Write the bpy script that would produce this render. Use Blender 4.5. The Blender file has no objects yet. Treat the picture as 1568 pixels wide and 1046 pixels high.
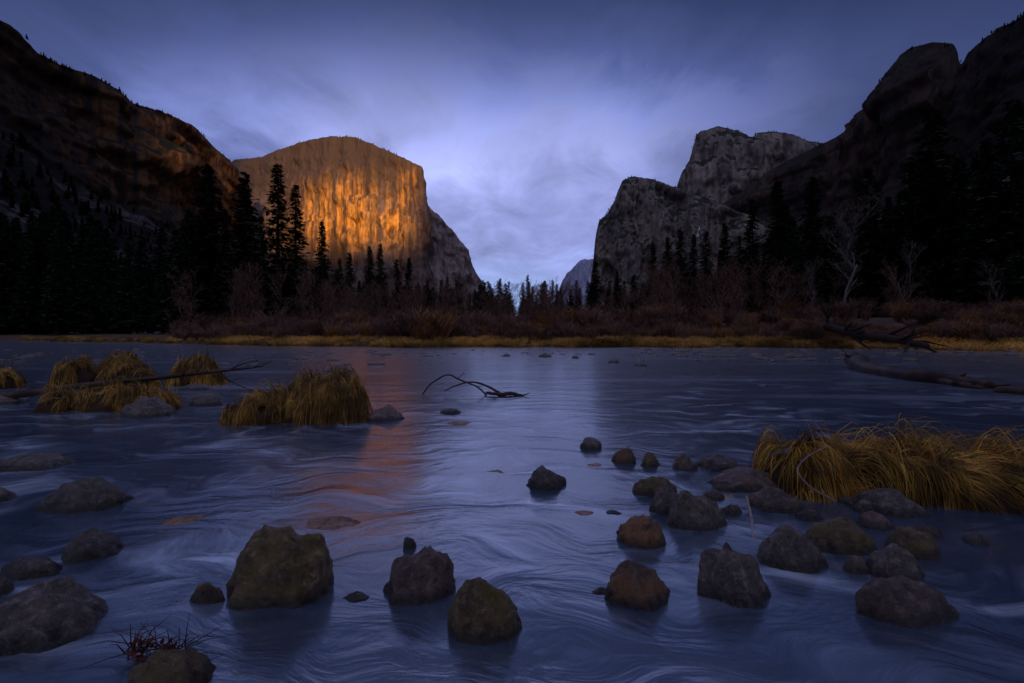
import bpy, math, random
from mathutils import Vector, noise, Matrix
from mathutils.bvhtree import BVHTree
random.seed(7)
R=random.uniform
FX=697.0; HZ=508.0; CX=784.0; CH=1.5
sc=bpy.context.scene
COL=sc.collection
def W(px,py,D): return Vector(((px-CX)/FX*D, D, CH+(HZ-py)/FX*D))
def WD(py): return CH*FX/(py-HZ)
def lerp(a,b,t): return a+(b-a)*t
def sst(a,b,x):
    t=max(0,min(1,(x-a)/(b-a))); return t*t*(3-2*t)
def interp(tab,x):
    if x<=tab[0][0]: return tab[0][1:]
    for a,b in zip(tab,tab[1:]):
        if x<=b[0]:
            t=(x-a[0])/max(1e-6,(b[0]-a[0]))
            return tuple(lerp(p,q,t) for p,q in zip(a[1:],b[1:]))
    return tab[-1][1:]
def fbm(x,y,z,o=4): return noise.fractal(Vector((x,y,z)),1.0,2.0,o,noise_basis='PERLIN_ORIGINAL')

# ---------------------------------------------------------------- node helpers
class NT:
    def __init__(s,tree): s.t=tree; s.n=tree.nodes; s.l=tree.links
    def new(s,typ,ins=None,**kw):
        n=s.n.new(typ)
        for k,v in kw.items(): setattr(n,k,v)
        if ins:
            for k,v in ins.items():
                if hasattr(v,'is_output'): s.l.new(v,n.inputs[k])
                else: n.inputs[k].default_value=v
        return n
    def math(s,op,a,b=0.0,c=None,clamp=False):
        ins={0:a,1:b}
        if c is not None: ins[2]=c
        n=s.new('ShaderNodeMath',ins,operation=op); n.use_clamp=clamp
        return n.outputs[0]
    def noise(s,vec,scale,detail=4,rough=0.55,dist=0.0):
        return s.new('ShaderNodeTexNoise',{'Vector':vec,'Scale':scale,'Detail':detail,'Roughness':rough,'Distortion':dist}).outputs['Fac']
    def map(s,vec,scale=(1,1,1),loc=(0,0,0),rot=(0,0,0)):
        return s.new('ShaderNodeMapping',{'Vector':vec,'Scale':scale,'Location':loc,'Rotation':rot}).outputs[0]
    def ramp(s,fac,stops):
        n=s.new('ShaderNodeValToRGB',{'Fac':fac}); e=n.color_ramp.elements
        while len(e)<len(stops): e.new(0.5)
        for el,(p,c) in zip(e,stops):
            el.position=p; el.color=(c,c,c,1) if isinstance(c,(int,float)) else (*c,1)
        return n.outputs['Color']
    def mix(s,fac,a,b,bt='MIX'):
        n=s.new('ShaderNodeMixRGB',blend_type=bt)
        for k,v in ((0,fac),(1,a),(2,b)):
            if hasattr(v,'is_output'): s.l.new(v,n.inputs[k])
            else: n.inputs[k].default_value = v if k==0 else (*v,1)
        return n.outputs[0]
    def mr(s,v,a,b,c,d,smooth=True):
        n=s.new('ShaderNodeMapRange',{'Value':v,'From Min':a,'From Max':b,'To Min':c,'To Max':d})
        if smooth: n.interpolation_type='SMOOTHSTEP'
        return n.outputs[0]
def newmat(name):
    m=bpy.data.materials.new(name); m.use_nodes=True; m.node_tree.nodes.clear()
    return m,NT(m.node_tree)
def finish(N,col,rough=0.9,bump=None,bs=0.5,bd=1.0,spec=0.3):
    ins={'Base Color':col,'Roughness':rough,'Specular IOR Level':spec}
    if bump is not None:
        b=N.new('ShaderNodeBump',{'Height':bump,'Strength':bs,'Distance':bd})
        ins['Normal']=b.outputs[0]
    p=N.new('ShaderNodeBsdfPrincipled',ins)
    o=N.new('ShaderNodeOutputMaterial',{'Surface':p.outputs[0]})
def mk(name,V,F,mat,smooth=True,link=True,parent=None):
    me=bpy.data.meshes.new(name); me.from_pydata(V,[],F); me.update()
    mats=mat if isinstance(mat,(list,tuple)) else [mat]
    for m in mats: me.materials.append(m)
    if smooth: me.polygons.foreach_set('use_smooth',[True]*len(me.polygons))
    if not link: return me
    ob=bpy.data.objects.new(name,me); COL.objects.link(ob)
    if parent: ob.parent=parent
    return ob
def inst(name,me,loc,rotz=0,scale=(1,1,1),parent=None,tilt=(0,0)):
    ob=bpy.data.objects.new(name,me); COL.objects.link(ob)
    ob.location=loc; ob.rotation_euler=(tilt[0],tilt[1],rotz); ob.scale=scale
    if parent: ob.parent=parent
    return ob
def empty(name):
    e=bpy.data.objects.new(name,None); COL.objects.link(e); return e

# ---------------------------------------------------------------- materials
def cliff_mat(name,a,b,streak,veg=(0.016,0.02,0.014),s=1.0,vegth=0.45,sun_tint=None,sun_tint_z=None,sun_tint_x=None,shade_top=None,bd=14.0,fine=0.45,edge_shade=None,sk=0.85):
    m,N=newmat(name)
    g=N.new('ShaderNodeNewGeometry'); P=g.outputs['Position']
    sp=N.new('ShaderNodeSeparateXYZ',{0:P}); sx,sy,sz=sp.outputs
    n1=N.noise(N.map(P,(0.006*s,0.006*s,0.004*s)),1,5,0.6)
    n2=N.noise(N.map(P,(0.038*s,0.038*s,0.0020*s)),1,6,0.62,0.15)
    n3=N.noise(N.map(P,(0.05*s,0.05*s,0.018*s)),1,6,0.68)
    col=N.mix(N.ramp(n1,[(0.38,0.0),(0.6,1.0)]),a,b)
    if sun_tint is not None:  # sunset light painted into the rock colour, in vertical streaks
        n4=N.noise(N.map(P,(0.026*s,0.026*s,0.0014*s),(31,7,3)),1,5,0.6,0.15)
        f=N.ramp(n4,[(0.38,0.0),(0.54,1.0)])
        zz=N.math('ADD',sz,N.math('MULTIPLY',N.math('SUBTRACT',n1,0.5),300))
        if sun_tint_z:
            f=N.math('MULTIPLY',f,N.mr(zz,sun_tint_z[0],sun_tint_z[1],0,1))
            if len(sun_tint_z)>2: f=N.math('MULTIPLY',f,N.mr(zz,sun_tint_z[2],sun_tint_z[3],1,0))
        if sun_tint_x:
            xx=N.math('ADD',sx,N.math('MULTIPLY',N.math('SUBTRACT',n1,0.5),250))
            f=N.math('MULTIPLY',f,N.math('MULTIPLY',N.mr(xx,sun_tint_x[0],sun_tint_x[1],0,1),N.mr(xx,sun_tint_x[2],sun_tint_x[3],1,0)))
        col=N.mix(f,col,sun_tint)
    col=N.mix(N.ramp(n2,[(0.45,0.0),(0.60,sk)]),col,streak)
    col=N.mix(N.ramp(n3,[(0.35,0.6),(0.55,0.0)]),col,tuple(c*0.4 for c in a))
    if shade_top:  # dimmer light on the summit, painted as darker rock colour
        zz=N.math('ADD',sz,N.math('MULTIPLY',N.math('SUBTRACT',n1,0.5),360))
        col=N.mix(N.mr(zz,shade_top[0],shade_top[1],0,0.88),col,shade_top[2])
    nz=N.new('ShaderNodeSeparateXYZ',{0:g.outputs['Normal']}).outputs[2]
    nn=N.math('ADD',nz,N.math('MULTIPLY',N.math('SUBTRACT',n3,0.5),1.0))
    col=N.mix(N.mr(nn,vegth,vegth+0.2,0,0.9),col,veg)
    if edge_shade:   # darkening towards the view edges, painted into the nearer wall colour
        col=N.mix(N.mr(sy,edge_shade[0],edge_shade[1],0.75,0.0),col,(0.014,0.013,0.015))
    h=N.math('ADD',N.math('MULTIPLY',n2,0.9),N.math('MULTIPLY',n3,fine))
    finish(N,col,0.95,h,1.0,bd/s,0.1)
    return m
M_elcap=cliff_mat('granite_sunset_tint',(0.13,0.098,0.095),(0.20,0.145,0.13),(0.085,0.05,0.038),sun_tint=(0.82,0.40,0.085),sun_tint_z=(290,470,620,820),sun_tint_x=(-1110,-850,-520,-370),shade_top=(600,790,(0.075,0.056,0.052)),vegth=0.8,bd=9,fine=0.28,sk=0.9)  # sunlit patch and dim summit painted into the granite
M_elcap2=cliff_mat('granite_violet',(0.25,0.21,0.225),(0.33,0.27,0.27),(0.13,0.10,0.11),vegth=0.8)
M_left=cliff_mat('granite_left',(0.045,0.036,0.04),(0.088,0.062,0.055),(0.026,0.02,0.022),sun_tint=(0.18,0.09,0.035),sun_tint_z=(260,420),vegth=0.5,s=1.2,edge_shade=(850,1400))  # evening sun on the upper wall painted in as a warm tint
M_cath=cliff_mat('granite_grey',(0.17,0.15,0.155),(0.27,0.235,0.22),(0.07,0.06,0.066),vegth=0.38,s=0.9)
M_right=cliff_mat('granite_right',(0.045,0.033,0.036),(0.082,0.055,0.05),(0.02,0.017,0.02),vegth=0.46,s=1.2,edge_shade=(850,1350))
M_far=cliff_mat('granite_far_haze',(0.25,0.28,0.45),(0.33,0.34,0.50),(0.2,0.22,0.38),vegth=0.9,s=0.6)  # blue distance haze painted into the rock colour

def scree_mat():
    m,N=newmat('forested_scree'); g=N.new('ShaderNodeNewGeometry'); P=g.outputs['Position']
    n1=N.noise(N.map(P,(0.01,0.004,0.012)),1,6,0.65,0.5)
    n2=N.noise(N.map(P,(0.12,0.12,0.12)),1,5,0.7)
    f=N.math('MULTIPLY',N.ramp(n1,[(0.50,0.0),(0.58,1.0)]),N.ramp(n2,[(0.4,0.2),(0.55,1.0)]))
    col=N.mix(f,(0.010,0.010,0.011),(0.12,0.105,0.11))
    finish(N,col,0.95,n2,1.0,10.0,0.1); return m
M_scree=scree_mat()

def ground_mat():
    m,N=newmat('meadow_and_riverbed'); g=N.new('ShaderNodeNewGeometry'); P=g.outputs['Position']
    z=N.new('ShaderNodeSeparateXYZ',{0:P}).outputs[2]
    n1=N.noise(P,0.4,5,0.6); n2=N.noise(P,6,5,0.7)
    dry=N.mix(N.ramp(n1,[(0.35,0),(0.65,1)]),(0.045,0.027,0.02),(0.11,0.065,0.045))
    bed=N.mix(N.ramp(n2,[(0.35,0.0),(0.65,1.0)]),(0.05,0.055,0.065),(0.17,0.14,0.12))
    v=N.new('ShaderNodeTexVoronoi',{'Vector':P,'Scale':5.0})
    bed=N.mix(N.ramp(v.outputs['Distance'],[(0.1,0.0),(0.6,0.8)]),bed,(0.015,0.018,0.025))
    col=N.mix(N.mr(z,-0.1,0.15,0,1),bed,dry)
    finish(N,col,0.9,n2,0.6,0.1); return m
M_ground=ground_mat()

def rock_mat(name,a,b,c,moss=None,wetk=0.8):
    m,N=newmat(name); g=N.new('ShaderNodeNewGeometry'); P=g.outputs['Position']
    oi=N.new('ShaderNodeObjectInfo').outputs['Random']
    z=N.new('ShaderNodeSeparateXYZ',{0:P}).outputs[2]
    n1=N.noise(P,4,5,0.6,0.3); n2=N.noise(P,20,7,0.78,0.4); n3=N.noise(P,110,3,0.7)
    col=N.mix(N.ramp(n1,[(0.40,0.0),(0.58,1.0)]),a,b)
    col=N.mix(N.ramp(n2,[(0.52,0.0),(0.62,0.9)]),col,c)
    col=N.mix(N.ramp(n2,[(0.36,0.9),(0.48,0.0)]),col,tuple(v*0.15 for v in a))
    if moss:
        f=N.math('MULTIPLY',N.ramp(N.noise(P,9,5,0.7),[(0.45,0.0),(0.6,1.0)]),N.ramp(n3,[(0.35,0.3),(0.6,1.0)]))
        col=N.mix(f,col,moss)
    col=N.mix(N.math('MULTIPLY',oi,0.45),col,(0.03,0.025,0.03))
    zz=N.math('ADD',z,N.math('MULTIPLY',n1,0.06))
    wet=N.mr(zz,0.04,0.12,1,0)
    und=N.mr(z,-0.06,0.0,0.35,1.0)
    wetf=N.math('MULTIPLY',N.math('MULTIPLY',wet,wetk),und)
    col=N.mix(wetf,col,(0.006,0.005,0.006))
    r=N.mr(wet,0,1,0.33,0.10,False)
    h=N.math('ADD',N.math('MULTIPLY',n2,0.9),N.math('MULTIPLY',n3,0.25))
    finish(N,col,r,h,0.9,0.05,0.65); return m
RM={'g':rock_mat('river_stone_grey',(0.08,0.068,0.066),(0.14,0.108,0.095),(0.30,0.25,0.22)),
    'b':rock_mat('river_stone_brown',(0.095,0.058,0.03),(0.18,0.115,0.055),(0.34,0.24,0.13),(0.15,0.12,0.018)),
    'o':rock_mat('river_stone_tan',(0.10,0.065,0.048),(0.38,0.17,0.055),(0.26,0.18,0.13)),
    'p':rock_mat('river_stone_mauve',(0.12,0.075,0.068),(0.20,0.125,0.108),(0.36,0.26,0.22)),
    't':rock_mat('river_stone_pink',(0.50,0.25,0.17),(0.70,0.40,0.28),(0.7,0.5,0.4),wetk=0.15)}

def island_mat(name,cols,rough=0.8,nscale=0.0,trans=0.0,spec=0.2):
    m,N=newmat(name); g=N.new('ShaderNodeNewGeometry')
    stops=[(i/(len(cols)-1),c) for i,c in enumerate(cols)]
    col=N.ramp(g.outputs['Random Per Island'],stops)
    if nscale:
        n=N.noise(g.outputs['Position'],nscale,2,0.6)
        col=N.mix(1.0,col,N.ramp(n,[(0.35,0.3),(0.65,1.35)]),'MULTIPLY')
    oi=N.new('ShaderNodeObjectInfo').outputs['Random']
    col=N.mix(1.0,col,N.ramp(oi,[(0,0.65),(1,1.3)]),'MULTIPLY')
    finish(N,col,rough,None,spec=spec); return m
M_needle=island_mat('conifer_needles',[(0.016,0.026,0.018),(0.028,0.044,0.026),(0.040,0.058,0.028)],spec=0.05)
M_bark=island_mat('bark_dark',[(0.035,0.025,0.02),(0.05,0.035,0.03)])
M_pale=island_mat('bark_pale',[(0.13,0.105,0.10),(0.19,0.155,0.145)])
M_twig=island_mat('twigs_brown',[(0.06,0.034,0.032),(0.15,0.08,0.066),(0.27,0.145,0.10)])
M_willow=island_mat('twigs_rust',[(0.12,0.05,0.028),(0.28,0.12,0.04),(0.40,0.20,0.07)])
M_gold=island_mat('grass_gold',[(0.22,0.11,0.03),(0.60,0.34,0.09),(0.75,0.48,0.14)],nscale=0.15)
M_tuss=island_mat('tussock_grass',[(0.05,0.020,0.004),(0.26,0.10,0.012),(0.50,0.23,0.03),(0.16,0.14,0.008),(0.74,0.42,0.10),(0.07,0.028,0.005),(0.30,0.15,0.03)],0.6,nscale=2.5,spec=0.2)
M_soil=island_mat('tussock_soil',[(0.03,0.016,0.006),(0.04,0.02,0.008)])
M_drift=island_mat('driftwood',[(0.035,0.022,0.02),(0.05,0.032,0.028)],0.6)
M_log=island_mat('wet_log',[(0.055,0.034,0.028),(0.065,0.04,0.03)],0.5,nscale=2.0)
M_driftp=island_mat('driftwood_bleached',[(0.20,0.165,0.15),(0.24,0.19,0.17)],0.6)
M_redleaf=island_mat('red_leaves',[(0.10,0.015,0.01),(0.22,0.04,0.02)],0.6)

def water_mat():
    m,N=newmat('long_exposure_water'); g=N.new('ShaderNodeNewGeometry'); P=g.outputs['Position']
    warp=N.new('ShaderNodeTexNoise',{'Vector':P,'Scale':0.7,'Detail':2.0}).outputs['Color']
    wv=N.new('ShaderNodeVectorMath',{0:warp,1:(0.5,0.5,0.5)},operation='SUBTRACT').outputs[0]
    wv=N.new('ShaderNodeVectorMath',{0:wv},operation='SCALE')
    wv.inputs['Scale'].default_value=2.0
    Pw=N.new('ShaderNodeVectorMath',{0:P,1:wv.outputs[0]},operation='ADD').outputs[0]
    nA=N.noise(N.map(Pw,(0.5,2.2,1),rot=(0,0,0.25)),1,4,0.5)
    nB=N.noise(N.map(Pw,(0.8,2.4,1),(5,2,0),rot=(0,0,-0.5)),1,5,0.55,0.8)
    nC=N.noise(N.map(P,(0.07,0.55,1)),1,4,0.6)
    nD=N.noise(P,0.35,2,0.5)
    y=N.new('ShaderNodeSeparateXYZ',{0:P}).outputs[1]
    near=N.mr(y,3,16,1,0)
    h=N.math('ADD',N.math('MULTIPLY',nA,0.7),N.math('MULTIPLY',N.math('MULTIPLY',nB,near),0.6))
    h=N.math('ADD',h,N.math('MULTIPLY',nC,1.0))
    bmp=N.new('ShaderNodeBump',{'Height':h,'Strength':0.24,'Distance':0.12})
    fres=N.new('ShaderNodeFresnel',{'IOR':3.0,'Normal':bmp.outputs[0]}).outputs[0]
    gl=N.new('ShaderNodeBsdfGlossy',{'Color':(0.97,0.98,1,1),'Roughness':0.2,'Normal':bmp.outputs[0]})
    tr=N.new('ShaderNodeBsdfTransparent',{'Color':(0.80,0.86,0.94,1)})
    foam=N.math('MULTIPLY',N.ramp(nB,[(0.45,0.0),(0.66,1.0)]),N.mr(nA,0.38,0.6,0.25,1))
    foam=N.math('MULTIPLY',foam,N.mr(nD,0.38,0.6,0.35,1.0))
    foam=N.math('MULTIPLY',foam,N.mr(y,1.6,3.2,0.45,1.0))
    foamf=N.math('MULTIPLY',N.ramp(nC,[(0.52,0.0),(0.68,0.5)]),N.mr(y,5,10,0,1))
    foam=N.math('MAXIMUM',N.math('MULTIPLY',foam,N.mr(y,3,22,1,0.3)),foamf)
    dc=N.mix(foam,(0.08,0.135,0.255),(0.64,0.74,0.94))
    df=N.new('ShaderNodeBsdfDiffuse',{'Color':dc})
    fm=N.math('ADD',0.30,N.math('MULTIPLY',foam,0.6),clamp=True)
    a=N.new('ShaderNodeMixShader',{0:fm,1:tr.outputs[0],2:df.outputs[0]})
    b=N.new('ShaderNodeMixShader',{0:fres,1:a.outputs[0],2:gl.outputs[0]})
    N.new('ShaderNodeOutputMaterial',{'Surface':b.outputs[0]})
    return m
M_water=water_mat()

# ---------------------------------------------------------------- world
w=bpy.data.worlds.new("World"); sc.world=w; w.use_nodes=True
w.node_tree.nodes.clear(); N=NT(w.node_tree)
sky=N.new('ShaderNodeTexSky',sky_type='NISHITA'); sky.sun_disc=False
sky.sun_elevation=math.radians(4); sky.sun_rotation=math.radians(180-16.7)
bgN=N.new('ShaderNodeBackground',{'Color':sky.outputs[0],'Strength':0.006})
d=N.new('ShaderNodeTexCoord').outputs['Generated']
s=N.new('ShaderNodeSeparateXYZ',{0:d}); X_,Y_,Z_=s.outputs
zc=N.math('ADD',N.math('MAXIMUM',Z_,0.0),0.16)
pv=N.new('ShaderNodeCombineXYZ',{0:N.math('DIVIDE',X_,zc),1:N.math('DIVIDE',Y_,zc),2:0.0}).outputs[0]
c1=N.noise(N.map(pv,(0.9,0.7,1),(3.2,1.1,0)),1,5,0.55,0.4)
c2=N.noise(N.map(pv,(3.0,1.9,1),(8,3,0)),1,5,0.6,0.5)
cc=N.math('ADD',N.math('MULTIPLY',c1,0.55),N.math('MULTIPLY',c2,0.45))
ccn=N.math('SUBTRACT',cc,0.5)
zn=N.math('ADD',Z_,N.math('MULTIPLY',ccn,0.36))
fz=N.ramp(zn,[(0.0,0.85),(0.12,0.80),(0.24,0.80),(0.37,0.95),(0.44,0.76),(0.51,0.44),(0.58,0.20),(0.70,0.10)])
az=N.math('ARCTAN2',X_,Y_)
azn=N.math('ABSOLUTE',N.math('ADD',N.math('ADD',az,0.06),N.math('MULTIPLY',ccn,0.5)))
ga=N.ramp(N.math('DIVIDE',azn,math.pi/2),[(0.0,1.0),(0.18,0.92),(0.31,0.60),(0.44,0.32),(0.7,0.12),(1.0,0.1)])
L=N.math('MULTIPLY',fz,ga)
base=N.ramp(L,[(0.0,(0.011,0.018,0.05)),(0.12,(0.025,0.038,0.112)),(0.3,(0.066,0.09,0.25)),(0.6,(0.20,0.245,0.57)),(1.0,(0.42,0.465,0.90))])
mod=N.ramp(cc,[(0.36,0.58),(0.5,0.98),(0.63,1.4)])
colr=N.mix(1.0,base,mod,'MULTIPLY')
hf=N.math('MULTIPLY',N.mr(Z_,0.02,0.20,1,0),N.mr(azn,0.0,0.36,1,0))
colr=N.mix(N.math('MULTIPLY',hf,0.85),colr,(0.32,0.50,0.92))
colr=N.mix(N.mr(Z_,0.62,0.9,0,1),colr,(0.20,0.23,0.46))
colr=N.mix(N.mr(Y_,0.15,-0.5,0,1),colr,(0.46,0.46,0.66))
bgC=N.new('ShaderNodeBackground',{'Color':colr,'Strength':1.0})
ad=N.new('ShaderNodeAddShader',{0:bgN.outputs[0],1:bgC.outputs[0]})
N.new('ShaderNodeOutputWorld',{'Surface':ad.outputs[0]})

sun=bpy.data.lights.new('evening_sun','SUN'); sun.energy=3.8; sun.angle=math.radians(2.5); sun.color=(1.0,0.55,0.20)
so=bpy.data.objects.new('evening_sun',sun); COL.objects.link(so)
el=math.radians(4.0); dirv=Vector((-0.3,1.0,0)).normalized()*math.cos(el)+Vector((0,0,-math.sin(el)))
so.rotation_euler=dirv.to_track_quat('-Z','Y').to_euler()

# ---------------------------------------------------------------- cliffs
def cliff(name,prof,mat,lean=0.12,nu=260,nv=90,back=500,amp=18,fs=60,big=30,rough=5,seed=0,foot=0.0,pw=1.6,drop=0.16,ledge=0.9,edge=0):
    px0,px1=prof[0][0],prof[-1][0]
    tops=[]
    for i in range(nu+1):
        px=lerp(px0,px1,i/nu); py,D=interp(prof,px); tops.append(W(px,py,D))
    V=[];F=[];top_row=[]
    nb=6
    for i in range(nu+1):
        a=tops[max(0,i-4)]; b=tops[min(nu,i+4)]
        t=Vector((b.x-a.x,b.y-a.y,0)).normalized(); n=Vector((t.y,-t.x,0))
        T=tops[i]; s_=T.x*0.9+T.y*0.4
        rad=Vector((T.x,T.y,0)).normalized()
        if edge: n=n.lerp(-rad,1-sst(0,edge,i)).normalized()
        ztop=T.z+fbm(s_/45,seed,3.3,5)*rough
        for j in range(nv+1):
            t_=j/nv
            z=lerp(-5,ztop,t_)
            off=lean*ztop*(1-t_)**pw+foot*max(0,0.35-t_)**1.5*ztop
            v=fbm(s_/fs,z/(fs*6),seed+1.7,5)*amp
            v+=fbm(s_/(fs*3.5),z/(fs*4),seed+9.1,4)*big
            v+=abs(fbm((s_+z*0.5)/(fs*2.2),(z-s_*0.3)/(fs*2.5),seed+6.1,4))*big*ledge
            v+=abs(fbm(s_/(fs*0.5),z/(fs*0.9),seed+4.4,4))*amp*0.5
            k=1-0.75*sst(0.93,1.0,t_)
            p=Vector((T.x,T.y,z))+n*(off+v*k)
            V.append(p)
        tp=V[-1].copy(); top_row.append(tp)
        for j in range(1,nb+1):
            q=j/nb
            V.append(Vector((tp.x,tp.y,ztop-back*drop*q-5*q))+rad*(back*q))
    m=nv+1+nb
    for i in range(nu):
        for j in range(m-1):
            a=i*m+j; F.append((a,a+m,a+m+1,a+1))
    ob=mk(name,V,F,mat,True)
    return ob,top_row,V,F
ridge=[]
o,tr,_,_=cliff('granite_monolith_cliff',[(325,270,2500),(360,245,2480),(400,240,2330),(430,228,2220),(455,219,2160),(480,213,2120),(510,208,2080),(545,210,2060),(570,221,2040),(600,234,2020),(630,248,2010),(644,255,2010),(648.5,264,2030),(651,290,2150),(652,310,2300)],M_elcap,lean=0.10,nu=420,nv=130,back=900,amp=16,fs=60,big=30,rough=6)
ridge.append((tr,0.25,9,15))
o,tr,_,_=cliff('granite_buttress',[(610,272,2420),(640,292,2400),(652,312,2380),(670,328,2400),(690,350,2450),(708,372,2500),(720,396,2560),(729,420,2640),(738,440,2750),(752,470,2900)],M_elcap2,lean=0.10,nu=200,nv=90,back=600,amp=26,fs=60,big=36,rough=12,seed=5,drop=0.3)
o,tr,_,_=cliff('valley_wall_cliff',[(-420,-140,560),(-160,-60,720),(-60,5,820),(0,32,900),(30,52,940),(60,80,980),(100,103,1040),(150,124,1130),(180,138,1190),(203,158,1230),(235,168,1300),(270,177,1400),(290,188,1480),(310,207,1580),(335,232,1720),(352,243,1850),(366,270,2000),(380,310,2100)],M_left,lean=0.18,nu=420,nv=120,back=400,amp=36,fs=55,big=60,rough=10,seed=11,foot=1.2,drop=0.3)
ridge.append((tr,0.7,6,11))
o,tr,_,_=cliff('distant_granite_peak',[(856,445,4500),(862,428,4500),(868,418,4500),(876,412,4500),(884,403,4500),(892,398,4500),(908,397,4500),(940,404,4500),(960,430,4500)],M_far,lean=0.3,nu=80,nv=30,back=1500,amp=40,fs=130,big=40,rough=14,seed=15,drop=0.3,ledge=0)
o,tr,_,_=cliff('cathedral_spire_cliff',[(1000,360,2450),(1030,296,2400),(1040,282,2380),(1047,262,2350),(1057,250,2330),(1061,225,2310),(1066,206,2300),(1078,199,2290),(1100,194,2280),(1125,201,2270),(1140,207,2270),(1147,222,2290),(1153,211,2290),(1160,204,2280),(1185,202,2260),(1215,207,2230),(1240,217,2200),(1262,220,2180),(1300,215,2100),(1360,240,2000)],M_cath,lean=0.22,nu=340,nv=110,back=700,amp=50,fs=75,big=90,rough=9,seed=21,drop=0.25,ledge=0.5)
ridge.append((tr,0.5,9,17))
o,tr,VB,FB=cliff('rock_buttress_cliff',[(900,470,1790),(905,425,1785),(909,395,1780),(912,362,1775),(917,338,1770),(930,326,1765),(940,312,1760),(946,296,1755),(953,281,1750),(965,271,1745),(1000,273,1740),(1025,281,1740),(1050,292,1740),(1080,302,1730),(1120,318,1700),(1160,335,1660),(1220,350,1600),(1300,370,1500)],M_cath,lean=0.22,nu=340,nv=110,back=450,amp=50,fs=62,big=64,rough=9,seed=31,drop=0.3,ledge=0.35,edge=60)
ridge.append((tr,0.6,6,13))
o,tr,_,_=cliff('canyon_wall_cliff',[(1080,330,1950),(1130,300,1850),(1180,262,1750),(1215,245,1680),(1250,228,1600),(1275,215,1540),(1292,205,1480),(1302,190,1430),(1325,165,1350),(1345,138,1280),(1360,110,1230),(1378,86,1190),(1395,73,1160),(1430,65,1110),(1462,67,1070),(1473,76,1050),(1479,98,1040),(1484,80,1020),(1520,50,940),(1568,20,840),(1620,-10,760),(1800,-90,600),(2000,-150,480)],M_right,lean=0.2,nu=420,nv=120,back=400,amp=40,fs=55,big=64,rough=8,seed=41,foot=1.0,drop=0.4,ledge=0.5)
ridge.append((tr,0.6,6,12))

def talus(name,prof,D2,seed):
    V=[];F=[];nu=160;nv=60
    for i in range(nu+1):
        px=lerp(prof[0][0],prof[-1][0],i/nu); py,D=interp(prof,px); T=W(px,py,D)
        for j in range(nv+1):
            t=j/nv
            B=Vector((T.x*0.42,T.y*0.30,0.5))
            p=T.lerp(B,1-t); p.z=lerp(0.5,T.z,t**1.35)
            p.z+=fbm(p.x/60,p.y/60,seed,5)*14*min(1,(t*3))
            V.append(p)
    m=nv+1
    for i in range(nu):
        for j in range(nv):
            a=i*m+j; F.append((a,a+m,a+m+1,a+1))
    return mk(name,V,F,M_scree),V
_,TL=talus('talus_hillside',[(-300,60,560),(-100,150,640),(0,208,720),(60,245,800),(130,285,880),(200,322,980),(290,368,1150),(370,405,1350),(450,430,1500),(560,455,1650),(660,470,1750)],0,3)
_,TR=talus('forested_hillside',[(880,480,1500),(960,462,1350),(1040,440,1200),(1120,420,1050),(1200,385,950),(1300,345,850),(1400,300,760),(1500,240,680),(1600,180,600),(1900,80,480)],0,8)

bv=BVHTree.FromPolygons([v for v in VB],FB)
V=[];F=[]
for k in range(9):
    py=347+k*1.9; px=1071-k*0.4+0.6*math.sin(k)
    dr=(W(px,py,1000)-Vector((0,0,CH))).normalized()
    h=bv.ray_cast(Vector((0,0,CH)),dr)
    D=(h[0].y if h[0] else 1650)-14
    c=W(px,py,D); wd=1.2+0.4*k
    V+=[c+Vector((-wd,0,0)),c+Vector((0,-1.5,0)),c+Vector((wd,0,0))]
    if k: 
        a=(k-1)*3; F+=[(a,a+1,a+4,a+3),(a+1,a+2,a+5,a+4)]
m,N=newmat('falling_water'); g=N.new('ShaderNodeNewGeometry')
finish(N,N.mix(N.noise(g.outputs['Position'],0.2),(0.35,0.4,0.5),(0.5,0.55,0.65)),0.6)
mk('waterfall',V,F,m)

V=[];F=[];nu=220;nv=24
for i in range(nu+1):
    x=lerp(-3500,6000,i/nu)
    sun_gap=sst(-420,-40,x)*(1-sst(680,800,x))  # unseen ridge added to block the sun; its gap shapes the lit patch
    top=lerp(1500,620,sun_gap)+fbm(x/300,2,1,4)*45
    for j in range(nv+1):
        t=j/nv; y=-1500+(t-0.5)*1600
        z=top*(1-abs(2*t-1)**1.3)
        z+=fbm(x/150,y/150,7,4)*30*(1-abs(2*t-1))
        V.append((x,y,z-4))
for i in range(nu):
    for j in range(nv):
        a=i*(nv+1)+j; F.append((a,a+nv+1,a+nv+2,a+1))
mk('sun_blocker_ridge',V,F,M_scree)

# ---------------------------------------------------------------- ground + water
def shore(x):
    return interp([(-400,110),(-90,80),(-60,66),(-30,52),(-18,47),(0,45),(24,45.5),(34,39),(50,33),(80,24),(400,5)],x)[0]+fbm(x/7,0,5,4)*3.2
def gz(x,y):
    s_=shore(x); e=y-s_
    hi=0.35*sst(-0.5,1.0,e)+0.6*sst(2,12,e)
    hi+=(2.0*sst(6,40,x))*sst(2.0,14,e)
    zb=-0.55*(1-sst(-3.0,0.0,e))
    if y<-3: zb+=0.9*sst(3,9,-y)
    return zb+hi+fbm(x/3.5,y/3.5,2,4)*0.10+(fbm(x/40,y/40,6,3)*0.5*sst(5,30,e))
def axis(lims):
    out=[]
    for a,b,n in lims: out+=[lerp(a,b,k/n) for k in range(n)]
    out.append(lims[-1][1]); return out
xs=axis([(-9000,-400,8),(-400,-80,30),(-80,80,220),(80,400,30),(400,9000,8)])
ys=axis([(-9000,-200,6),(-200,-15,12),(-15,90,210),(90,400,24),(400,12000,10)])
V=[];F=[]
for x in xs:
    for y in ys: V.append((x,y,gz(x,y)))
m=len(ys)
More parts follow.
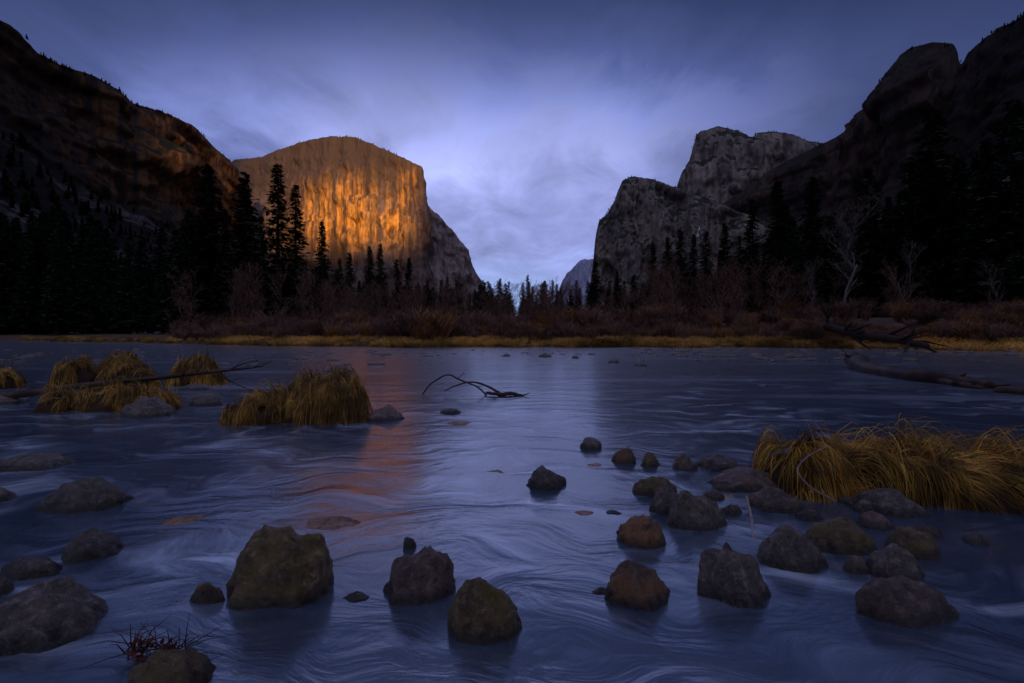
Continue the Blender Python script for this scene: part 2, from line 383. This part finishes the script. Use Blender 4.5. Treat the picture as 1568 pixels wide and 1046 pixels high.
for i in range(len(xs)-1):
    for j in range(m-1):
        a=i*m+j; F.append((a,a+m,a+m+1,a+1))
mk('ground',V,F,M_ground)
mk('river_water',[(-420,-12,0),(420,-12,0),(420,125,0),(-420,125,0)],[(0,1,2,3)],M_water,False)

# ---------------------------------------------------------------- rocks
def rock_mesh(name,seed,mat,sub=4,facet=0.5,rough=0.1,n_exp=1.0):
    import bmesh
    bm=bmesh.new(); bmesh.ops.create_icosphere(bm,subdivisions=sub,radius=1)
    rnd=random.Random(seed)
    planes=[]
    for k in range(12):
        n=Vector((rnd.gauss(0,1),rnd.gauss(0,1),rnd.gauss(0,0.8))).normalized()
        planes.append((n,rnd.uniform(0.76,0.95)))
    for v in bm.verts:
        p=v.co.copy()
        if n_exp!=1.0:
            p=Vector([math.copysign(abs(c)**n_exp,c) for c in p])
        for n,dv in planes:
            q=p.dot(n)
            if q>dv: p-=n*(q-dv)*min(0.95,facet*1.2)
        p*=1+fbm(p.x*0.9+seed,p.y*0.9,p.z*0.9,2)*0.13
        p*=1+fbm(p.x*2.6+seed,p.y*2.6,p.z*2.6,5)*rough
        v.co=p
    xs_=[v.co.x for v in bm.verts]; zs=[v.co.z for v in bm.verts]; yy=[v.co.y for v in bm.verts]
    sx=(max(xs_)-min(xs_))/2; sy=(max(yy)-min(yy))/2; mz=max(zs)
    cx_=(max(xs_)+min(xs_))/2
    for v in bm.verts: v.co=Vector(((v.co.x-cx_)/sx,v.co.y/sy,v.co.z/mz))
    me=bpy.data.meshes.new(name); bm.to_mesh(me); bm.free()
    me.materials.append(mat); me.polygons.foreach_set('use_smooth',[True]*len(me.polygons))
    return me
ROCKS=[(427,936,166,806,'b',0.8,0.6,0),(638,926,130,845,'p',0.75,0.5,0.05),(741,988,120,890,'b',0.8,0.5,0),
(837,751,68,718,'g',0.8,0.5,0),(903,689,36,673,'g',0.8,0.5,0),(956,711,40,688,'o',0.9,0.5,0),(996,716,34,697,'b',0.8,0.5,0),
(1048,722,42,697,'p',0.9,0.5,0),(1100,722,66,700,'g',0.8,0.7,0),(1003,762,72,734,'b',0.7,0.6,0),(1021,790,62,748,'g',0.7,0.5,0),(1060,814,98,757,'g',0.7,0.7,0.05),
(983,840,78,793,'o',0.8,0.5,0),(1145,756,128,721,'p',0.6,0.7,0.05),(1190,787,86,751,'p',0.8,0.6,0),(1213,878,104,812,'g',0.75,0.5,0),
(1282,852,98,797,'b',0.8,0.5,0),(1370,894,82,838,'g',0.8,0.5,0),(1398,858,80,812,'b',0.8,0.5,0),(975,934,114,868,'o',0.75,0.5,0),
(1128,930,112,835,'g',0.9,0.7,-0.25),(1387,962,160,893,'p',0.5,0.5,0.12),(1366,794,132,753,'g',0.6,0.8,0.1),(130,786,142,736,'g',0.7,0.5,0),
(145,860,96,816,'g',0.7,0.5,0.0),(50,1012,200,912,'g',0.8,0.6,-0.25),(262,1075,146,1005,'b',0.6,0.7,0),(50,724,118,699,'g',0.7,0.8,0),
(586,645,66,622,'p',0.7,0.7,0),(45,888,100,862,'g',0.5,0.9,0),(627,842,24,828,'g',0.8,0.5,0),(225,640,84,609,'g',0.6,0.8,0),
(320,925,58,900,'b',0.4,0.9,-0.2),(522,571,52,560,'g',0.6,0.7,0),(835,547,22,541,'g',0.6,0.5,0),(522,593,44,587,'g',0.6,0.8,0),
(690,634,38,628,'g',0.5,0.7,0),(1310,880,40,858,'p',0.8,0.5,0),(1495,838,42,822,'g',0.8,0.5,0),(0,770,40,752,'g',0.8,0.5,0),(1165,700,20,692,'g',0.7,0.5,0),(1340,812,60,786,'p',0.7,0.5,0),
(0,915,36,890,'g',0.8,0.5,0),(320,622,60,606,'g',0.6,0.7,0),(1090,768,44,754,'g',0.7,0.6,0),
(940,556,18,551,'g',.7,.6,0),(980,561,22,556,'g',.7,.6,0),(1085,548,26,542,'g',.7,.6,0),(1215,548,30,540,'b',.7,.6,0),(880,549,14,545,'g',.7,.6,0),(775,546,14,542,'g',.7,.6,0),(1120,790,36,776,'p',.7,.6,0),(1240,800,44,786,'g',.7,.6,0),(1480,770,50,756,'g',.7,.6,0),(15,620,60,604,'g',.7,.7,0),(300,598,50,588,'g',.7,.7,0),(1300,775,40,764,'b',.7,.6,0),(1420,825,40,810,'p',.7,.6,0),(80,910,60,895,'g',.6,.7,0),(1255,870,30,858,'g',.7,.6,0)]
SEED={0:212,1:333,2:120}
for k,(cx_,by,wp,ty,mt,dr,fc,roll) in enumerate(ROCKS):
    D0=WD(by); hw=wp/FX*D0/2*1.04; dep=hw*dr
    D=D0+dep*0.85
    hgt=max(0.03,CH+(HZ-ty)/FX*(D*0.98))
    hw*=D/D0*0.97
    me=rock_mesh('stone',SEED.get(k,103+k*7),RM[mt],5 if wp>60 else 4,fc,0.13,0.82 if k in(0,1,25) else 1.0)
    under=hgt*0.35+0.02
    inst('river_rock',me,((cx_-CX)/FX*D,D,-under),0,(hw,dep,(hgt+under)),tilt=(0,roll))
SUB=[(510,800,110,'t',0.03),(275,796,120,'t',0.015),(765,722,64,'t',0.005),(700,648,54,'t',0.03),(798,772,60,'t',0.0),(890,785,54,'t',0.015),(910,712,34,'t',0.02),(945,785,50,'p',0.015),(757,1025,70,'b',-0.01),(930,760,60,'g',-0.02),(1075,860,160,'p',-0.01),(555,985,60,'t',-0.03),(905,970,80,'t',-0.04),(1250,905,90,'p',-0.03),(540,915,70,'g',0.015),(430,965,150,'b',-0.02),(1440,900,90,'t',-0.03),(640,990,80,'t',-0.05),(160,900,90,'p',-0.05),(1110,760,60,'t',0.01),(925,905,60,'o',0.01),(470,1010,90,'p',-0.05)]
for k,(px,py,wp,mt,zt) in enumerate(SUB):
    D=WD(py); hw=wp/FX*D/2
    me=rock_mesh('stone',900+k*5,RM[mt],4,0.7,0.08)
    inst('submerged_rock',me,((px-CX)/FX*D,D,zt-0.07),0,(hw,hw*0.6,0.07),tilt=(0,R(-0.03,0.03)))
bedp=empty('riverbed_stones')
pool=[rock_mesh('cobble_%d'%k,500+k,RM['gppbtgbgpb'[k]],3,0.6,0.06) for k in range(10)]
pool2=[p for k,p in enumerate(pool) if k!=4]
for k in range(520):
    y=random.choice([R(1,8),R(1,14),R(8,30)]); x=R(-1.2,1.2)*y
    s_=R(0.06,0.24)
    inst('cobble',random.choice(pool),(x,y,gz(x,y)+s_*0.1+R(0,0.24)),R(0,6),(s_,s_*R(0.6,1),s_*R(0.4,0.7)),bedp)
shp=empty('shoreline_stones')
for k in range(300):
    if k<130: px=R(560,1560); py=R(533,546)
    elif k<220: px=R(960,1560); py=R(534,554)
    else: px=R(-40,700); py=R(536,560)
    D=WD(py); x=(px-CX)/FX*D
    s_=R(0.10,0.42)*(0.6 if px>640 and px<950 else 1)
    inst('shore_cobble',random.choice(pool2),(x,D,-0.01),R(0,6),(s_,s_*R(0.5,1),s_*R(0.25,0.5)),shp)

# ---------------------------------------------------------------- tubes, branches
def tube(V,F,pts,rads,sides=6):
    base=len(V); n=len(pts)
    for i,p in enumerate(pts):
        a=pts[max(0,i-1)]; b=pts[min(n-1,i+1)]
        t=(b-a).normalized() if (b-a).length>1e-6 else Vector((0,0,1))
        up=Vector((0,0,1)) if abs(t.z)<0.9 else Vector((1,0,0))
        u=t.cross(up).normalized(); v=t.cross(u)
        for k in range(sides):
            an=2*math.pi*k/sides
            V.append(p+(u*math.cos(an)+v*math.sin(an))*rads[i])
    for i in range(n-1):
        for k in range(sides):
            a=base+i*sides+k; b=base+i*sides+(k+1)%sides
            F.append((a,b,b+sides,a+sides))
    F.append(tuple(base+k for k in range(sides))[::-1]); F.append(tuple(base+(n-1)*sides+k for k in range(sides)))
def crv(pts,n=8,jit=0.0):
    out=[]
    m_=len(pts)
    for i in range(m_-1):
        p0=pts[max(0,i-1)];p1=pts[i];p2=pts[i+1];p3=pts[min(m_-1,i+2)]
        for k in range(n):
            t=k/n
            q=0.5*((2*p1)+(p2-p0)*t+(2*p0-5*p1+4*p2-p3)*t*t+(3*p1-p0-3*p2+p3)*t*t*t)
            out.append(q+Vector((R(-1,1),R(-1,1),R(-1,1)))*jit)
    out.append(pts[-1]); return out
def branchobj(name,mat,strands,twigs=0,tl=0.3,smooth=True,sides=7):
    V=[];F=[]
    for pts,r0,r1 in strands:
        c=crv(pts,7,min(r0,r1)*0.25); n=len(c)
        tube(V,F,c,[lerp(r0,r1,i/(n-1))*(1+0.25*fbm(i*0.7,r0*99,1,2)) for i in range(n)],sides)
        for k in range(twigs):
            i=random.randrange(n//4,n-1); p=c[i]; d_=(c[i+1]-c[i]).normalized()
            q=(d_+Vector((R(-1,1),R(-1,1),R(-0.2,1)))*0.8).normalized()
            L=tl*R(0.4,1); e=p+q*L; mid=p+q*L*0.5+Vector((R(-1,1),R(-1,1),R(-1,1)))*L*0.1
            rr=lerp(r0,r1,i/(n-1))*0.5
            tube(V,F,[p,mid,e],[rr,rr*0.7,rr*0.25],5)
    return mk(name,V,F,mat,smooth)
def Q(px,py,D): return W(px,py,D)
Dm=WD(606)
branchobj('driftwood_branch',M_drift,[([Q(647,604,Dm),Q(660,588,Dm),Q(685,574,Dm),Q(705,582,Dm+.1),Q(730,592,Dm+.1),Q(745,606,Dm)],0.016,0.022),
 ([Q(680,599,Dm),Q(700,590,Dm),Q(722,585,Dm),Q(745,591,Dm),Q(772,606,Dm)],0.012,0.03),([Q(745,602,Dm),Q(765,604,Dm-.1),Q(785,603,Dm),Q(798,607,Dm-.1)],0.035,0.05),
 ([Q(700,580,Dm),Q(712,571,Dm)],0.010,0.005)],2,0.3)
branchobj('driftwood_branch',M_log,[([Q(-30,612,9.6),Q(60,600,9.4),Q(150,588,9.2),Q(230,580,9.1),Q(310,571,9.0),Q(360,566,9.0),Q(402,561,9.0)],0.085,0.014),
 ([Q(300,572,9),Q(312,555,9),Q(318,542,9.1)],0.02,0.007),([Q(330,569,9),Q(355,585,8.9),Q(385,598,8.8)],0.018,0.007),([Q(350,567,9),Q(375,556,9),Q(395,552,9)],0.015,0.005)],5,0.5)
branchobj('fallen_log',M_log,[([Q(1308,550,19.5),Q(1330,565,16.9),Q(1400,576,14.2),Q(1470,585,12.8),Q(1515,592,12.1)],0.34,0.13),([Q(1440,583,13.2),Q(1465,588,12.6),Q(1500,594,11.9)],0.10,0.07),([Q(1310,554,19),Q(1304,546,19),Q(1314,542,19.2)],0.12,0.04)],2,0.7,sides=10)
branchobj('fallen_log',M_log,[([Q(1522,597,11.3),Q(1570,600,10.9),Q(1640,605,10.3)],0.08,0.15)],1,0.5,sides=9)
branchobj('stick',M_driftp,[([Q(1143,760,3.9),Q(1150,790,3.7),Q(1152,812,3.45),Q(1156,838,3.2)],0.010,0.013)],2,0.08)
branchobj('stick',M_driftp,[([Q(1280,768,3.85),Q(1240,745,3.8),Q(1222,720,3.85),Q(1236,700,3.9),Q(1265,684,4.0)],0.008,0.004)],3,0.15)
branchobj('stick',M_drift,[([Q(1500,680,5),Q(1530,665,5.2),Q(1590,650,5.5)],0.01,0.006)],3,0.3)
branchobj('fallen_tree',M_bark,[([Q(1265,500,42),Q(1310,512,39),Q(1370,520,36),Q(1420,530,33)],0.4,0.22),([Q(1268,505,42),Q(1266,485,42),Q(1258,474,42)],0.15,0.05),([Q(1290,507,41),Q(1300,480,41),Q(1315,470,41)],0.12,0.03)],12,3.0)
V=[];F=[]
for k in range(40):
    a=Q(R(190,290),R(985,1005),WD(1010)); b=a+Vector((R(-0.3,0.32),R(-0.1,0.15),R(-0.03,0.10)))
    c=(a+b)/2+Vector((0,0,R(0,0.04)))
    tube(V,F,[a,c,b],[0.003,0.002,0.001],4)
ob=mk('red_twig_debris',V,F,M_bark)
V=[];F=[]
for k in range(150):
    p=Q(R(195,275),R(980,1015),WD(1012)+R(-.05,.05)); b=len(V); s_=R(0.008,0.024)
    q=[Vector((R(-1,1),R(-1,1),R(-1,1))).normalized()*s_ for _ in range(2)]
    V+=[p-q[0],p-q[1]*0.5,p+q[0],p+q[1]*0.5]; F.append((b,b+1,b+2,b+3))
l=mk('leaves',V,F,M_redleaf,False); l.parent=ob

# ---------------------------------------------------------------- tussocks
def blade(V,F,pts,w_):
    b=len(V); n=len(pts)
    for i,p in enumerate(pts):
        a=pts[max(0,i-1)]; c=pts[min(n-1,i+1)]
        t=c-a; sd=t.cross(Vector((0.1,-0.6,0.7))); 
        if sd.length<1e-6: sd=Vector((1,0,0))
        sd=sd.normalized()*w_*(1-0.85*(i/(n-1))**2)
        V.append(p-sd); V.append(p+sd)
    for i in range(n-1):
        a=b+2*i; F.append((a,a+1,a+3,a+2))
def tussock(name,lobes,nblade,bw=0.006,comb=None,stray=0.06,L0=0.9):
    root=empty(name)
    def H(x,y):
        z=-0.3
        for (lx,ly,rx,ry,h) in lobes:
            q=((x-lx)/rx)**2+((y-ly)/ry)**2
            if q<1: z=max(z,h*(1-q**1.2)**0.7 + 0.3*h*fbm(x*2.2,y*2.2,4,3))
        return z
    V=[];F=[]
    for (lx,ly,rx,ry,h) in lobes:
        b=len(V); nr=14; na=40
        for i in range(nr+1):
            for k in range(na):
                an=2*math.pi*k/na; r=i/nr*0.95
                x=lx+rx*r*math.cos(an); y=ly+ry*r*math.sin(an)
                V.append((x,y,max(-0.1,H(x,y))-0.05 if i<nr else -0.3))
        for i in range(nr):
            for k in range(na):
                a=b+i*na+k; a2=b+i*na+(k+1)%na; F.append((a,a2,a2+na,a+na))
    mk('root_mound',V,F,M_soil,True,parent=root)
    V=[];F=[]
    tot=sum(l[2]*l[3] for l in lobes)
    for (lx,ly,rx,ry,h) in lobes:
        nb=int(nblade*rx*ry/tot)
        crowns=[(lx+R(-0.85,0.8)*rx,ly+R(-0.6,0.5)*ry,R(0,6.28),R(.65,1.2)) for _ in range(max(8,int(rx*15)))]
        for _ in range(nb):
            cx_,cy_,ca0,cl=random.choice(crowns)
            an=ca0+random.gauss(0,0.6)
            x=cx_+0.08*rx*random.gauss(0,1); y=cy_+0.08*ry*random.gauss(0,1)
            dx,dy=math.cos(an),math.sin(an)
            dx=dx*0.8+(x-lx)/rx*0.8; dy=dy*0.8+(y-ly)/ry*0.8-0.45
            if comb:
                k_=sst(comb[2],comb[3],x); dx+=comb[0]*k_-0.4*(1-k_); dy+=comb[1]
            l_=math.hypot(dx,dy)+1e-6; dx/=l_; dy/=l_
            L=L0*cl*R(0.45,1.1)*(0.5+0.5*h/0.6); seg=9; pts=[]
            lift=R(0.0,0.09)+ (R(0.05,0.25) if random.random()<stray else 0)
            curl=R(-0.9,0.9)
            px_,py_=x,y
            for i in range(seg):
                t=i/(seg-1)
                zt=max(-0.03,H(px_,py_)) if H(px_,py_)>-0.05 else -0.02
                pts.append(Vector((px_,py_,zt+0.01+lift*math.sin(math.pi*min(1,t*1.1))+0.02*(1-t))))
                st=L/seg
                ca=math.cos(curl*0.15); sa=math.sin(curl*0.15); dx,dy=dx*ca-dy*sa,dx*sa+dy*ca
                sl=(H(px_+dx*0.03,py_+dy*0.03)-H(px_,py_))/0.03
                step=st/math.sqrt(1+min(9,sl*sl))
                if zt<0.0: step*=0.15
                px_+=dx*step; py_+=dy*step
            blade(V,F,pts,bw*R(0.6,1.2)*0.5)
    mk('grass_blades',V,F,M_tuss,True,parent=root)
    return root
tussock('grass_tussock',[(-3.2,7.85,0.80,0.55,0.60),(-4.25,7.65,0.50,0.40,0.36),(-3.75,8.1,0.6,0.45,0.50)],4800,0.010,L0=0.85,stray=.1)
tussock('grass_tussock',[(-7.75,8.9,0.8,0.45,0.34),(-7.0,8.8,0.6,0.4,0.26),(-8.7,8.7,0.35,0.35,0.28)],2800,0.010,L0=0.6,stray=.1)
tussock('grass_tussock',[(-11.8,12.4,0.6,0.6,0.62),(-10.4,12.3,0.75,0.55,0.60),(-11.1,13.0,0.8,0.6,0.72)],2600,0.015)
tussock('grass_tussock',[(-9.0,13.0,0.75,0.5,0.68)],1300,0.015)
tussock('grass_tussock',[(-13.9,12.2,0.7,0.55,0.45),(-15,12,.8,.6,.55)],1300,0.015)
tussock('grass_tussock',[(2.95,4.45,0.55,0.42,0.35),(3.7,4.4,0.9,0.55,0.34),(4.6,4.2,1.0,0.6,0.26),(5.6,4.0,1.1,.6,.22)],13000,0.007,comb=(1.1,-0.3,2.6,3.3),L0=1.0,stray=0.06)

# ---------------------------------------------------------------- vegetation meshes
def conifer_mesh(seed,H=30,Rm=3.6,dens=5,crown0=0.1,gap=0.1):
    rnd=random.Random(seed); V=[];F=[];mi=[]
    tube(V,F,[Vector((0,0,0)),Vector((0.1,0,H*0.4)),Vector((0,0.1,H*0.8)),Vector((0,0,H))],[0.42,0.3,0.12,0.02],6)
    nt=len(F)
    z=H*crown0
    while z<H-0.3:
        f=z/H
        Lm=Rm*((1-f)**0.8)*(0.55+0.45*min(1,(f-crown0)/0.12+0.3))
        nb=rnd.choice([5,6,7])
        for b in range(nb):
            if rnd.random()<gap: continue
            an=rnd.uniform(0,6.283); L=Lm*rnd.uniform(0.5,1.2)+0.15
            droop=rnd.uniform(0.12,0.5)*(1.2-f)
            d_=Vector((math.cos(an),math.sin(an),0))
            steps=max(2,int(L/0.5))
            if L>1.2:
                e=d_*L+Vector((0,0,z-droop*L)); b0=len(V)
                V+= [Vector((0,0,z-0.04)),Vector((0,0,z+0.04)),e]; F.append((b0,b0+1,b0+2))
                mi.append(0)
            for k in range(steps):
                t=(k+rnd.uniform(0.2,1))/steps
                p=d_*(L*t)+Vector((0,0,z-droop*L*t*t+0.1*L*t))
                for q in range(dens):
                    sp=rnd.uniform(-1.2,1.2)
                    dr=Vector((math.cos(an+sp),math.sin(an+sp),rnd.uniform(-0.6,0.2)))
                    ln=rnd.uniform(0.45,1.0)*(0.5+0.5*min(1,L/2)); wd=ln*rnd.uniform(0.2,0.36)
                    sd=dr.cross(Vector((rnd.uniform(-.6,.6),rnd.uniform(-.6,.6),1))).normalized()*wd
                    c=p+Vector((rnd.uniform(-.2,.2),rnd.uniform(-.2,.2),rnd.uniform(-.15,.15)))
                    b0=len(V); V+=[c-sd*0.6,c+dr*ln*0.45-sd,c+dr*ln,c+dr*ln*0.4+sd]; F.append((b0,b0+1,b0+2,b0+3)); mi.append(1)
        z+=rnd.uniform(0.3,0.5)*(1.15-0.4*f)
    me=mk('conifer',V,F,[M_bark,M_needle],False,link=False)
    me.polygons.foreach_set('material_index',[0]*nt+mi)
    return me
CON=[conifer_mesh(1,30,3.8),conifer_mesh(2,30,4.4,gap=0.2,crown0=0.06),conifer_mesh(3,30,3.2,gap=0.12),conifer_mesh(4,30,5.0,gap=0.28,crown0=0.12),conifer_mesh(5,30,3.4,crown0=0.04),conifer_mesh(6,30,4.0,gap=0.25,crown0=0.16)]
def ridge_tree_mesh(seed):
    rnd=random.Random(seed); V=[];F=[]
    for k in range(90):
        z=rnd.uniform(0.08,1); r=0.26*(1-z)**0.8+0.04; an=rnd.uniform(0,6.28); r*=rnd.uniform(0.6,1.2)
        d_=Vector((math.cos(an),math.sin(an),-0.25)); sd=Vector((-d_.y,d_.x,0))*0.09
        c=Vector((0,0,z)); b=len(V); V+=[c-sd,c+d_*r,c+sd,c+Vector((0,0,0.12))]; F.append((b,b+1,b+2,b+3))
    return mk('ridge_conifer',V,F,M_needle,False,link=False)
RT=[ridge_tree_mesh(k) for k in range(3)]
rt=empty('ridgeline_forest')
for row,den,h0,h1 in ridge:
    for i in range(len(row)-1):
        a,b=row[i],row[i+1]
        if fbm(i/14,den*9,2,3)<-0.12: continue
        for _ in range(2):
            if random.random()<den*0.6:
                p=a.lerp(b,random.random()); h=R(h0,h1)*R(.6,1)
                inst('ridge_conifer',random.choice(RT),(p.x+R(-4,4),p.y+R(3,14),p.z-h*0.15-2.5),R(0,6),(h*1.3,h*1.3,h),rt)
for VV,cnt,lim in ((TL,900,0.85),(TR,1000,0.8)):
    for _ in range(cnt):
        p=random.choice(VV); h=R(12,26)*(0.7 if p.y>900 else 1)
        if p.y<150: continue
        inst('slope_conifer',random.choice(RT),(p.x+R(-6,6),p.y+R(-6,6),p.z-2),R(0,6),(h*1.2,h*1.2,h),rt)

def place_tree(name,px,ty,D,var,wid=1.0,parent=None):
    x=(px-CX)/FX*D; z0=gz(x,D)-0.3; h=W(px,ty,D).z-z0; s_=h/30
    return inst(name,CON[var%6],(x,D,z0),R(0,6),(s_*wid,s_*wid,s_),parent)
PT=[(318,250,92,1,1.35),(375,262,96,0,1.25),(425,250,88,4,1.15),(452,280,90,2,1.05),(493,338,96,0,1.0),(468,400,90,4,.9),(345,320,88,4,1),(400,330,92,5,1),(290,320,88,1,1.3),
(535,386,110,2,1.2),(566,376,105,0,1.0),(582,372,108,4,1.0),(607,396,112,2,1.2),(626,394,110,4,1.1),(520,395,120,1,1),(685,422,130,1,1.0),(655,440,130,5,1),(740,428,150,2,1.1),(766,426,160,4,1.1),(808,420,150,2,1),(590,420,100,1,1),(550,440,90,0,1.1),
(912,398,110,1,1.1),(945,412,115,0,1),(900,430,120,5,1),(1000,372,105,4,1.1),(1022,362,100,0,1),(1042,350,102,2,1.1),(1062,358,104,4,1),(1082,352,100,1,.9),(1110,340,98,0,1),(1132,360,90,5,.9),(1152,305,88,4,1.1),(1190,275,84,2,1.3),(1212,330,80,0,1),(1245,270,82,0,1.25),(1270,330,78,5,1),(1330,255,78,1,1.1),(1360,300,74,4,1),(1428,165,72,3,1.3),(1470,240,66,1,1.1),(1510,210,60,0,1.1),(1550,150,58,3,1.2),(1300,340,80,4,1),(1395,290,70,2,1)]
for px,ty,D,v,wd in PT: place_tree('pine_tree',px,ty,D,v,wd)
fr=empty('forest')
for _ in range(160):
    px=R(-250,330); D=R(85,170); ty=R(330,430) if px>120 else R(300,400)
    place_tree('conifer',px,ty,D,random.randrange(6),R(1.1,1.5),fr)
for _ in range(110):
    px=R(330,650); D=R(95,180); ty=lerp(385,440,(px-330)/310)+R(-5,40)
    place_tree('conifer',px,ty,D,random.randrange(6),R(1,1.3),fr)
for _ in range(110):
    px=R(600,930); D=R(150,280); ty=R(428,468)
    place_tree('conifer',px,ty,D,random.randrange(6),R(1.1,1.5),fr)
for _ in range(110):
    px=R(930,1180); D=R(100,200); ty=lerp(430,370,(px-930)/250)+R(-5,55)
    place_tree('conifer',px,ty,D,random.randrange(6),R(1,1.3),fr)
for _ in range(140):
    px=R(1180,1850); D=R(70,150); ty=R(310,420) if px<1380 else R(230,400)
    place_tree('conifer',px,ty,D,random.randrange(6),R(1.1,1.4),fr)

def bare_tree(seed,H=10,r=0.16,mat=M_pale,depth=5,spread=0.6,kids=3,rmin=0.012):
    rnd=random.Random(seed); V=[];F=[]
    def grow(p,d_,L,r_,lev):
        n=4 if lev<3 else 2; pts=[p]; q=p.copy(); dd_=d_.copy()
        for i in range(n):
            dd_=(dd_+Vector((rnd.gauss(0,.10),rnd.gauss(0,.10),rnd.gauss(0.05,.07)))).normalized()
            q=q+dd_*L/n; pts.append(q.copy())
        tube(V,F,pts,[lerp(r_,r_*0.5,i/n) for i in range(n+1)],6 if lev<2 else 3)
        if lev>=depth: return
        nk=kids+(4 if lev==0 else rnd.choice([0,1]))
        for k in range(nk):
            t=rnd.uniform(0.25,1.0); i=min(n-1,int(t*n)); pp=pts[i].lerp(pts[i+1],t*n-i)
            a=rnd.uniform(0,6.28)
            side=Vector((math.cos(a),math.sin(a),0.35))
            nd=(dd_*(1-spread*0.55)+side*spread).normalized()
            grow(pp,nd,L*rnd.uniform(0.36,0.62),max(rmin,r_*0.42),lev+1)
    grow(Vector((0,0,0)),Vector((0,0,1)),H*0.5,r,0)
    grow(Vector((0,0,H*0.42)),Vector((0.06,0,1)).normalized(),H*0.45,r*0.6,0)
    return mk('bare_tree',V,F,mat,True,link=False)
BT=[bare_tree(3,10,0.12,M_pale,4,0.6,rmin=0.009,kids=4),bare_tree(8,10,0.10,M_pale,4,0.55,rmin=0.008)]
def place_bare(name,me,px,ty,D,wid=1,parent=None,H=10):
    x=(px-CX)/FX*D; z0=gz(x,D)-0.1; h=W(px,ty,D).z-z0; s_=h/H
    return inst(name,me,(x,D,z0),R(0,6),(s_*wid,s_*wid,s_),parent)
place_bare('bare_deciduous_tree',BT[0],1293,315,54,1.15)
place_bare('bare_deciduous_tree',BT[1],1392,372,52,1)
place_bare('bare_deciduous_tree',BT[1],1520,400,46,.9)
place_bare('bare_deciduous_tree',BT[0],1240,400,58,.9)
BD=[bare_tree(20+k,9,0.09,M_twig,3,spread=0.55,kids=4,rmin=0.014) for k in range(5)]
bd=empty('leafless_woodland')
for _ in range(230):
    px=R(500,1250); D=R(58,105)
    ty=R(436,478) if px<1000 else R(405,470)
    place_bare('leafless_tree',random.choice(BD),px,ty,D,R(1,1.6),bd,9)
for _ in range(60):
    px=random.choice([R(250,520),R(1200,1560)]); D=R(60,90); ty=R(410,465)
    place_bare('leafless_tree',random.choice(BD),px,ty,D,1.1,bd,9)

def shrub(seed,mat,n=150,h=1.0,w_=0.6,tw=0.012):
    rnd=random.Random(seed); V=[];F=[]
    for k in range(n):
        a=rnd.uniform(0,6.28); rr=rnd.uniform(0,0.35)*w_
        p=Vector((math.cos(a)*rr,math.sin(a)*rr,0)); a2=a+rnd.gauss(0,.7); o_=rnd.uniform(0.05,0.7)*w_
        L=h*rnd.uniform(0.5,1.1)
        e=p+Vector((math.cos(a2)*o_,math.sin(a2)*o_,L)); mid=(p+e)/2+Vector((math.cos(a2)*o_*-.15,math.sin(a2)*o_*-.15,L*0.05))
        blade(V,F,[p,mid,e],tw)
        for q in range(2):
            s0=mid.lerp(e,rnd.random()); e2=s0+Vector((rnd.gauss(0,.12),rnd.gauss(0,.12),rnd.uniform(.08,.3)))*h
            blade(V,F,[s0,e2],tw*0.6)
    return mk('shrub',V,F,mat,False,link=False)
SH=[shrub(k,M_twig) for k in range(4)]+[shrub(10+k,M_willow) for k in range(2)]
sh=empty('shrub_thicket')
for _ in range(1150):
    px=R(250,1800); e=random.choice([R(1.2,6),R(3,20)])
    for _i in range(3):
        D=shore((px-CX)/FX*50)+e; x=(px-CX)/FX*D; D=shore(x)+e
    h=R(1.0,2.3)*(1+0.03*e)*(0.55+0.6*abs(fbm(x/7,D/9,3,3)+0.6))
    if px>1050: h*=0.7
    inst('willow_shrub',SH[random.choices(range(6),[5,5,5,5,2.5,2.5])[0]],(x,D,gz(x,D)-0.05),R(0,6),(h*1.35,h*1.35,h),sh)
GR=[shrub(30+k,M_gold,90,1.0,1.3,0.022) for k in range(3)]
gg=empty('riverside_grass')
for _ in range(2000):
    x=R(-36,60); s_=shore(x); e=abs(random.gauss(0.1,1.5)); D=s_-1.0+e
    if fbm(x/5,1,8,3)<-0.1 and random.random()<0.85: continue
    h=R(0.3,1.05); inst('grass_tuft',random.choice(GR),(x,D,gz(x,D)-0.05),R(0,6),(h*1.2,h*1.2,h*0.8),gg)
for _ in range(200):
    x=R(-80,-34); D=shore(x)+R(-.3,1); h=R(.3,.6)
    inst('grass_tuft',random.choice(GR),(x,D,gz(x,D)-0.05),R(0,6),(h,h,h),gg)

# ---------------------------------------------------------------- camera
cam=bpy.data.cameras.new('camera'); cam.lens=16; cam.sensor_width=36; cam.clip_end=30000; cam.clip_start=0.05
cam.shift_y=-15/1568
co=bpy.data.objects.new('camera',cam); COL.objects.link(co)
co.location=(0,0,CH); co.rotation_euler=(math.radians(90),0,0); sc.camera=co
sc.view_settings.view_transform='Standard'; sc.view_settings.look='None'; sc.view_settings.exposure=0
print('objects',len(bpy.data.objects))
